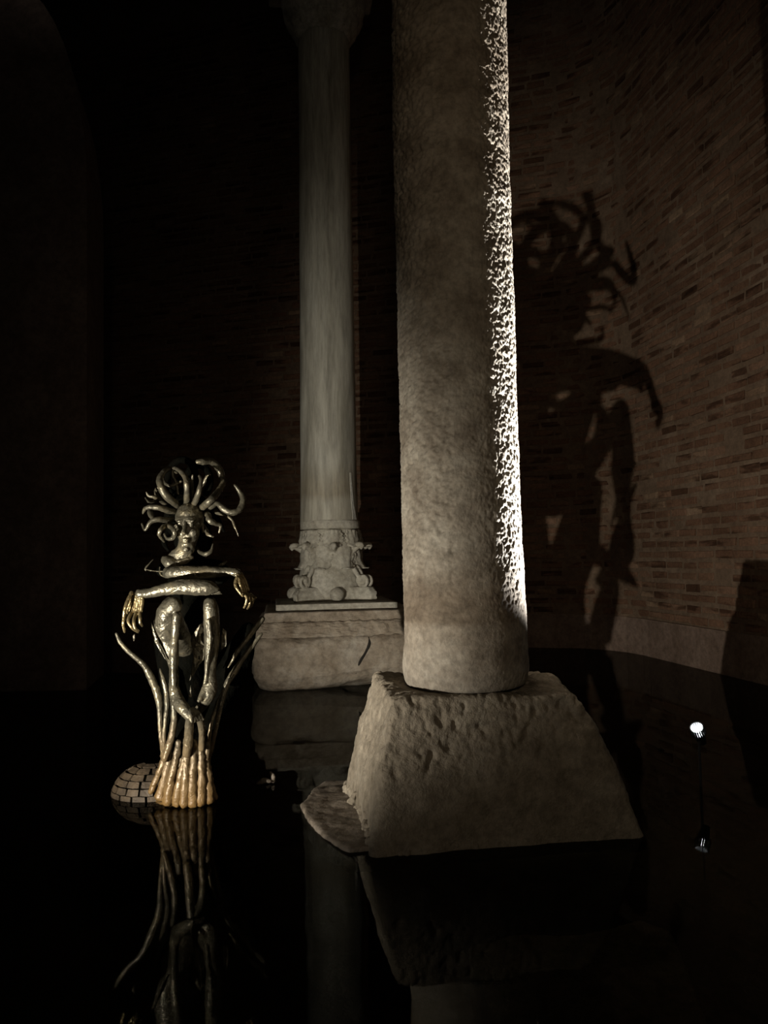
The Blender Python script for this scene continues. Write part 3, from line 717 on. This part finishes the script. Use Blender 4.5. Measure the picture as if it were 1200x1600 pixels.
# --- arms ending in long hanging hands
def hand(bm, wrist, palm_end, width, fingers, thumb, r):
    w0 = Vector(wrist); p1 = Vector(palm_end); side = width
    for k in (-1.0, -.33, .33, 1.0):
        add_tube(bm, [w0 + side * k * .45, w0.lerp(p1, .5) + side * k * .85, p1 + side * k], [r * 1.25, r * 1.3, r * 1.1], 10, 4)
    for f in fingers: add_tube(bm, f, [r * 1.05, r * .98, r * .9, r * .72, r * .55][:len(f)] if len(f) < 6 else [r]*len(f), 10, 5)
    add_tube(bm, thumb, [r * 1.1, r * 1.15, r, r * .7], 10, 5)
# upper forearm crossing to the right
bm = bmesh.new(); Y = 4.25
add_tube(bm, [c1(425, 900, 4.28), c1(500, 900, Y), c1(600, 900, Y), c1(720, 895, Y), c1(830, 893, Y), c1(890, 895, Y), c1(930, 905, Y)],
         [cr(42), cr(44), cr(48), cr(42), cr(32), cr(30), cr(32)], 22, 7)
fuse('forearm', bm, M_bronze, statue, .0045, 2, rough(.002, 40))
bm = bmesh.new()
fg = []
for k, (tx, ty) in enumerate([(975, 1152), (1000, 1160), (1020, 1150), (1040, 1110)]):
    bx = 960 + 20 * k
    fg.append([c1(bx, 1040 + 4*k, Y - .02 + .018 * k), c1(bx + 32, 1075 + 2*k, Y - .05 + .02 * k), c1(tx + 16, ty - 35, Y - .05 + .02 * k), c1(tx, ty, Y - .03 + .02 * k)])
hand(bm, c1(940, 905, Y), c1(985, 1030, Y - .01), Vector((.012, .034, .004)), fg,
     [c1(925, 930, Y - .03), c1(912, 985, Y - .05), c1(935, 1030, Y - .06), c1(965, 1070, Y - .055)], .0088)
fuse('hand', bm, M_hand, statue, .0032, 1, rough(.0012, 60))
# lower forearm crossing to the left
bm = bmesh.new(); Y = 4.14
add_tube(bm, [c1(780, 1020, Y), c1(720, 1010, Y), c1(620, 1005, Y), c1(500, 1005, Y), c1(380, 1025, Y), c1(290, 1045, Y), c1(220, 1050, Y)],
         [cr(20), cr(50), cr(54), cr(48), cr(38), cr(32), cr(34)], 22, 7)
fuse('forearm', bm, M_bronze, statue, .0045, 2, rough(.002, 40))
bm = bmesh.new(); tube = []
fg = [[c2(128, 440, Y), c2(108, 500, Y - .03), c2(104, 545, Y - .03), c2(115, 588, Y - .01)],
      [c2(160, 455, Y - .02), c2(140, 510, Y - .06), c2(170, 560, Y - .06), c2(210, 590, Y - .04)],
      [c2(195, 455, Y - .03), c2(180, 510, Y - .07), c2(190, 560, Y - .075), c2(215, 580, Y - .06)],
      [c2(225, 440, Y - .02), c2(225, 485, Y - .05), c2(225, 520, Y - .055), c2(240, 545, Y - .04)]]
hand(bm, c1(215, 1040, Y), c2(178, 450, Y - .015), Vector((.042, -.008, .004)), fg,
     [c2(165, 300, Y - .02), c2(130, 380, Y - .05), c2(112, 440, Y - .06), c2(105, 500, Y - .05)], .0098)
fuse('hand', bm, M_hand, statue, .0034, 1, rough(.0012, 60))
# --- legs drawn up, feet together
bm = bmesh.new(); Y = 4.20
add_tube(bm, [c2(450, 365, Y + .01), c2(430, 440, Y), c2(415, 540, Y + .03), c2(425, 640, Y + .05), c2(455, 740, Y + .03), c2(468, 860, Y + .02), c2(470, 1010, Y)],
         [cr(42), cr(78), cr(84), cr(76), cr(48), cr(30), cr(34)], 26, 7)
add_tube(bm, [c2(488, 470, Y - .07), c2(478, 600, Y - .06), c2(466, 760, Y - .02), c2(470, 980, Y - .015)], [cr(26), cr(26), cr(24), cr(20)], 16, 6)
add_blob(bm, c2(470, 400, Y - .03), (cr(56), cr(50), cr(60)))
add_tube(bm, [c2(430, 420, Y + .02), c2(480, 560, Y + .20), c2(540, 700, Y + .40)], [cr(66), cr(78), cr(84)], 24, 6)     # thigh going back
fuse('leg', bm, M_bronze, statue, .0055, 2, rough(.0022, 34))
bm = bmesh.new()
add_tube(bm, [c2(475, 1000, Y + .0), c2(490, 1070, Y - .01), c3(530, 300, Y - .05), c3(590, 370, Y - .09)], [cr(34), cr(44), cr(42), cr(32)], 18, 6)
for k in range(5):
    add_tube(bm, [c3(560 + 12*k, 335 - 6*k, Y - .07 + .012*k), c3(590 + 16*k, 375 - 6*k, Y - .10 + .012*k), c3(600 + 20*k, 405 - 4*k, Y - .11 + .012*k)], [cr(15), cr(14), cr(11)], 10, 4)
fuse('foot', bm, M_bronze, statue, .0038, 1, rough(.0018, 60))
bm = bmesh.new(); Y = 4.24
add_tube(bm, [c2(730, 375, Y), c2(735, 440, Y), c2(742, 560, Y + .01), c2(745, 660, Y + .02), c2(738, 760, Y + .01), c2(732, 880, Y), c2(735, 970, Y)],
         [cr(44), cr(50), cr(54), cr(54), cr(42), cr(38), cr(46)], 24, 7)
add_tube(bm, [c2(722, 500, Y - .06), c2(732, 640, Y - .055), c2(715, 790, Y - .04), c2(695, 960, Y - .04)], [cr(16), cr(14), cr(12), cr(14)], 12, 6)
add_tube(bm, [c2(740, 410, Y + .03), c2(735, 560, Y + .2), c2(700, 700, Y + .38)], [cr(48), cr(60), cr(70)], 22, 6)
fuse('leg', bm, M_bronze, statue, .0055, 2, rough(.0022, 34))
bm = bmesh.new()
add_tube(bm, [c2(735, 960, Y), c2(720, 1030, Y - .01), c2(700, 1085, Y - .02)], [cr(48), cr(52), cr(40)], 18, 6)
add_tube(bm, [c2(700, 1000, Y - .02), c2(668, 1060, Y - .05), c2(648, 1085, Y - .07)], [cr(30), cr(22), cr(12)], 14, 5)
add_tube(bm, [c2(725, 1040, Y), c2(690, 1100, Y + .04), c3(640, 330, Y + .06)], [cr(36), cr(34), cr(30)], 14, 5)
fuse('foot', bm, M_bronze, statue, .0038, 1, rough(.0018, 60))
# --- torn sheet fragments
def shard(pts, f, Y, depth=.012, curve=.02, m=None):
    bm = bmesh.new(); n = len(pts); cx0 = sum(p[0] for p in pts)/n
    F_ = [bm.verts.new(f(x, y, Y + curve * abs(x - cx0) / 60)) for x, y in pts]; B_ = [bm.verts.new(f(x, y, Y + depth + curve * abs(x - cx0) / 60)) for x, y in pts]
    bm.faces.new(F_); bm.faces.new(B_[::-1])
    for i in range(n): j = (i+1) % n; bm.faces.new((F_[i], B_[i], B_[j], F_[j]))
    bmesh.ops.triangulate(bm, faces=bm.faces); bmesh.ops.recalc_face_normals(bm, faces=bm.faces)
    return fuse('torn_sheet', bm, m or M_bronze, statue, .004, 1, rough(.0025, 40))
shard([(655, 535), (690, 520), (700, 570), (650, 620), (640, 660), (690, 690), (690, 780), (640, 820), (625, 880), (580, 945), (600, 840), (612, 770), (588, 650), (600, 610)], c2, 4.34)
# shard([(512, 560), (540, 600), (590, 700), (600, 760), (512, 802)], c2, 4.46, m=M_black)
shard([(300, 500), (325, 560), (400, 760), (430, 800), (400, 780), (330, 660)], c2, 4.16)
shard([(590, 960), (600, 1060), (570, 1075), (575, 1050)], c2, 4.40)
shard([(735, 950), (820, 1055), (740, 1058), (720, 1010)], c1, 4.14)
shard([(820, 560), (850, 580), (850, 690), (800, 730), (805, 640)], c2, 4.50)
shard([(172, 620), (188, 600), (190, 640), (180, 655)], c2, 4.25)
# --- side serpents
tube_part('serpent_limb', c2, [(55, 600, 4.32), (85, 665, 4.32), (150, 735, 4.33), (250, 825, 4.35), (305, 920, 4.37), (345, 1020, 4.38), (368, 1130, 4.38), (370, 1260, 4.38), (378, 1370, 4.38), (400, 1490, 4.40)], [11, 15, 17, 20, 28, 27, 24, 16, 14, 22], n=7, bumpy=.06, seed=31)
tube_part('serpent_limb', c2, [(368, 855, 4.42), (392, 930, 4.40), (415, 1020, 4.40), (420, 1110, 4.38), (408, 1220, 4.36), (398, 1330, 4.36), (400, 1430, 4.38)], [6, 16, 20, 20, 16, 14, 20], n=6, bumpy=.06, seed=32)
tube_part('serpent_limb', c2, [(1108, 492, 4.52), (1040, 580, 4.50), (990, 650, 4.48), (935, 720, 4.46), (895, 790, 4.45), (860, 845, 4.44)], [20, 22, 17, 17, 11, 4], n=6, bumpy=.06, seed=33)
tube_part('serpent_limb', c2, [(1100, 600, 4.50), (1050, 670, 4.49), (985, 755, 4.47), (910, 870, 4.45), (860, 950, 4.43), (830, 1030, 4.41), (808, 1110, 4.39), (785, 1230, 4.38), (760, 1350, 4.38), (735, 1450, 4.40)], [9, 18, 18, 24, 22, 20, 22, 15, 14, 20], n=6, bumpy=.06, seed=34)
tube_part('serpent_limb', c3, [(850, 140, 4.44), (790, 260, 4.40), (745, 390, 4.36), (728, 480, 4.36), (715, 600, 4.38)], [10, 16, 13, 14, 18], n=6, bumpy=.06, seed=35)
tube_part('serpent_limb', c3, [(455, 200, 4.30), (470, 320, 4.30), (468, 430, 4.31), (440, 560, 4.32), (400, 680, 4.33)], [16, 22, 24, 24, 22], n=6, bumpy=.06, seed=36)
tube_part('serpent_limb', c3, [(590, 340, 4.20), (580, 440, 4.24), (575, 540, 4.27), (560, 640, 4.29)], [28, 32, 32, 30], n=6, bumpy=.04, seed=37)
tube_part('serpent_limb', c3, [(610, 330, 4.20), (655, 390, 4.24), (672, 480, 4.27), (670, 600, 4.30)], [20, 26, 24, 24], n=6, bumpy=.04, seed=38)
bm = bmesh.new()  # dark hip and side bulk, added to make the cast shadow solid
add_tube(bm, [c2(520, 480, 4.75), c2(530, 640, 4.75), c2(540, 800, 4.70), c3(550, 300, 4.62), c3(550, 560, 4.50)], [.15, .18, .165, .13, .13], 24, 6)
add_tube(bm, [c2(1010, 560, 4.70), c2(960, 700, 4.72), c2(900, 860, 4.70), c3(760, 260, 4.64), c3(700, 480, 4.56), c3(660, 800, 4.48)], [.045, .085, .10, .10, .09, .10], 20, 6)
fuse('hips_shadow_mass', bm, M_darkmetal, statue, .01, 2, rough(.003, 30))
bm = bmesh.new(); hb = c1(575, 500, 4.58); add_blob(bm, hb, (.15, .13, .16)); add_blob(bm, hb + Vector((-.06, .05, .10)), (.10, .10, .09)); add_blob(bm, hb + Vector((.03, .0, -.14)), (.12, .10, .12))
fuse('hair_shadow_mass', bm, M_darkmetal, statue, .008, 1, rough(.006, 24))  # dark bulk added behind the head to fill out its shadow
for (a, b, c_) in ((-.03, .26, .115), (.07, .24, .10)):  # near-black loops added for the curls in the cast shadow
    bm = bmesh.new(); hp = [hb + Vector((a + c_ * math.cos(t) * .87, -.05 - c_ * math.cos(t) * .5 + .08 * a, b + c_ * math.sin(t) - .02)) for t in np.linspace(-.9, 4.2, 12)]
    add_tube(bm, hp, [.022] * 9 + [.018, .014, .008], 12, 3); bm_obj('snake_lock', bm, M_darkmetal, statue)
# --- root-like foot of fused tentacles spreading into the water
roots = [((400, 560), (395, 680), (350, 800), (300, 900)), ((440, 540), (435, 660), (410, 800), (370, 935)), ((505, 545), (490, 660), (455, 800), (425, 965)),
         ((560, 530), (555, 660), (520, 800), (490, 975)), ((575, 560), (560, 680), (555, 820), (545, 985)), ((620, 545), (615, 660), (605, 810), (605, 980)),
         ((670, 520), (665, 650), (670, 790), (665, 970)), ((715, 560), (705, 680), (715, 800), (725, 955)), ((730, 600), (705, 720), (735, 840), (770, 940))]
for i, pr in enumerate(roots):
    u = (i - 4) / 4.0; dY = .09 * u * u
    pts = [(pr[0][0], pr[0][1], 4.31 + dY), (pr[1][0], pr[1][1], 4.32 + dY), (pr[2][0], pr[2][1], 4.31 + dY), (pr[3][0], pr[3][1] + 14, 4.31 + dY)]
    tube_part('root', c3, pts, [20, 26, 32 if abs(u) < .8 else 20, 38 if abs(u) < .8 else 18], M_root, .006, 16, 8, .09, seed=50+i)
for i, x0 in enumerate([430, 520, 610, 690]):
    pts = [(x0 + 10, 560, 4.52), (x0, 700, 4.54), (x0 - 10 + i*10, 850, 4.58), (x0 - 30 + i*25, 960, 4.62)]
    tube_part('root', c3, pts, [22, 28, 32, 36], M_root, .0035, 14, 6, .04, seed=70+i)
bm = bmesh.new(); b0 = P(288, 1238, 4.70)
add_blob(bm, (b0.x - .01, 4.70, -.04), (.20, .19, .07), seg=28)
add_tube(bm, [Vector((b0.x, 4.72, -.3)), Vector((b0.x, 4.72, 0)), Vector((b0.x, 4.72, .3))], [.12, .14, .09], 20, 5)
o = fuse('root_mound', bm, M_root, statue, .008, 2, rough(.006, 22))
# --- scaly coil lying at its left
tc = P(238, 1222, 4.82); rx, ry, rz = .235, .19, .185
bm = bmesh.new(); add_blob(bm, (tc.x, 4.82, -.01), (rx, ry, rz), seg=28)
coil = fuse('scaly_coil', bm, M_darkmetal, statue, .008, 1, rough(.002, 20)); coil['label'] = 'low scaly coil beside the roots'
for i, phi in enumerate([6, 18, 31, 44, 58, 73]):
    n = [17, 17, 15, 12, 9, 6][i]
    for k in range(n):
        th0 = -math.pi + 2*math.pi * (k + (i % 2) * .5) / n; w2 = 2*math.pi / n * .43; h2 = R(5.3)
        if math.sin(th0) > .45: continue
        V = []; 
        for lay in (1.0, 1.055):
            for (a, b) in ((-1, -1), (0, -1.12), (1, -1), (1, 1), (0, 1.12), (-1, 1)):
                th = th0 + w2 * a * rd.uniform(.92, 1.04); ph = R(phi) + h2 * b * rd.uniform(.9, 1.05)
                V.append((tc.x + rx*lay*math.cos(ph)*math.cos(th), 4.82 + ry*lay*math.cos(ph)*math.sin(th), -.01 + rz*lay*math.sin(ph)))
        F = [(6, 7, 8, 9, 10, 11), (5, 4, 3, 2, 1, 0)] + [(j, (j+1) % 6, 6 + (j+1) % 6, 6 + j) for j in range(6)]
        link('scale', arr_mesh('scale', V, F), M_scale, coil, False)

# ============================================================ small things
bm = bmesh.new(); q = W(412, 1224)
add_tube(bm, [Vector((q[0] - .04, q[1], -.01)), Vector((q[0], q[1] - .01, .02)), Vector((q[0] + .045, q[1], .012))], [.014, .02, .01], 10, 4)
add_tube(bm, [Vector((q[0] + .05, q[1] + .03, -.01)), Vector((q[0] + .055, q[1] + .03, .035)), Vector((q[0] + .035, q[1] + .04, .06))], [.02, .018, .006], 10, 4)
o = fuse('stone_fragment', bm, M_slab, None, .005, 1, rough(.003, 50)); tag(o, 'small pale fragment breaking the water between statue and far block', 'fragment')

# the uplight standing in the water at the right
lamp = empty('water_uplight', (LAMP.x, LAMP.y, 0), 'small glaring white spotlight standing in the water right of the front column', 'spotlight')
aim = Vector((-.42, -.52, .74)).normalized(); qt = aim.to_track_quat('Z', 'Y').to_matrix().to_4x4()
def cyl(bm, r1_, r2_, h0, h1, mtx, seg=24):
    a = [bm.verts.new(mtx @ Vector((r1_*math.cos(2*math.pi*k/seg), r1_*math.sin(2*math.pi*k/seg), h0))) for k in range(seg)]
    b = [bm.verts.new(mtx @ Vector((r2_*math.cos(2*math.pi*k/seg), r2_*math.sin(2*math.pi*k/seg), h1))) for k in range(seg)]
    for k in range(seg): bm.faces.new((a[k], a[(k+1) % seg], b[(k+1) % seg], b[k]))
    bm.faces.new(a[::-1]); bm.faces.new(b)
MT = Matrix.Translation(LAMP) @ qt
bm = bmesh.new(); cyl(bm, .026, .034, -.09, -.004, MT); cyl(bm, .040, .040, -.004, .004, MT)
for k in range(20):
    cyl(bm, .006, .006, 0, .056, MT @ Matrix.Rotation(2*math.pi*k/20, 4, 'Z') @ Matrix.Translation((.039, 0, 0)), 6)
bm_obj('housing', bm, M_black, lamp, False)
bm = bmesh.new(); cyl(bm, .035, .034, .004, .02, MT); bm_obj('lens', bm, M_lens, lamp, False)['label'] = 'glowing white lens'
bm = bmesh.new(); cyl(bm, .008, .008, -.55, LAMP.z - .05, Matrix.Translation((LAMP.x, LAMP.y, 0)), 12); bm_obj('stake', bm, M_black, lamp, False)
# floodlight off to the left that throws the statue's shadow
fl = empty('floodlight', (FLOOD.x, FLOOD.y, 0), 'low black floodlight in the water left of the frame, aimed at the statue', 'floodlight')
aim = Vector((math.sin(az)*math.cos(el), math.cos(az)*math.cos(el), math.sin(el))); MT = Matrix.Translation(FLOOD - aim * .07) @ aim.to_track_quat('Z', 'Y').to_matrix().to_4x4()
bm = bmesh.new(); cyl(bm, .05, .075, -.12, .02, MT); bm_obj('housing', bm, M_black, fl, False)
bm = bmesh.new(); cyl(bm, .06, .06, .022, .028, MT); bm_obj('lens', bm, M_lens, fl, False)
bm = bmesh.new(); cyl(bm, .012, .012, -.55, .2, Matrix.Translation((FLOOD.x - aim.x*.1, FLOOD.y - aim.y*.1, 0)), 12); bm_obj('stake', bm, M_black, fl, False)
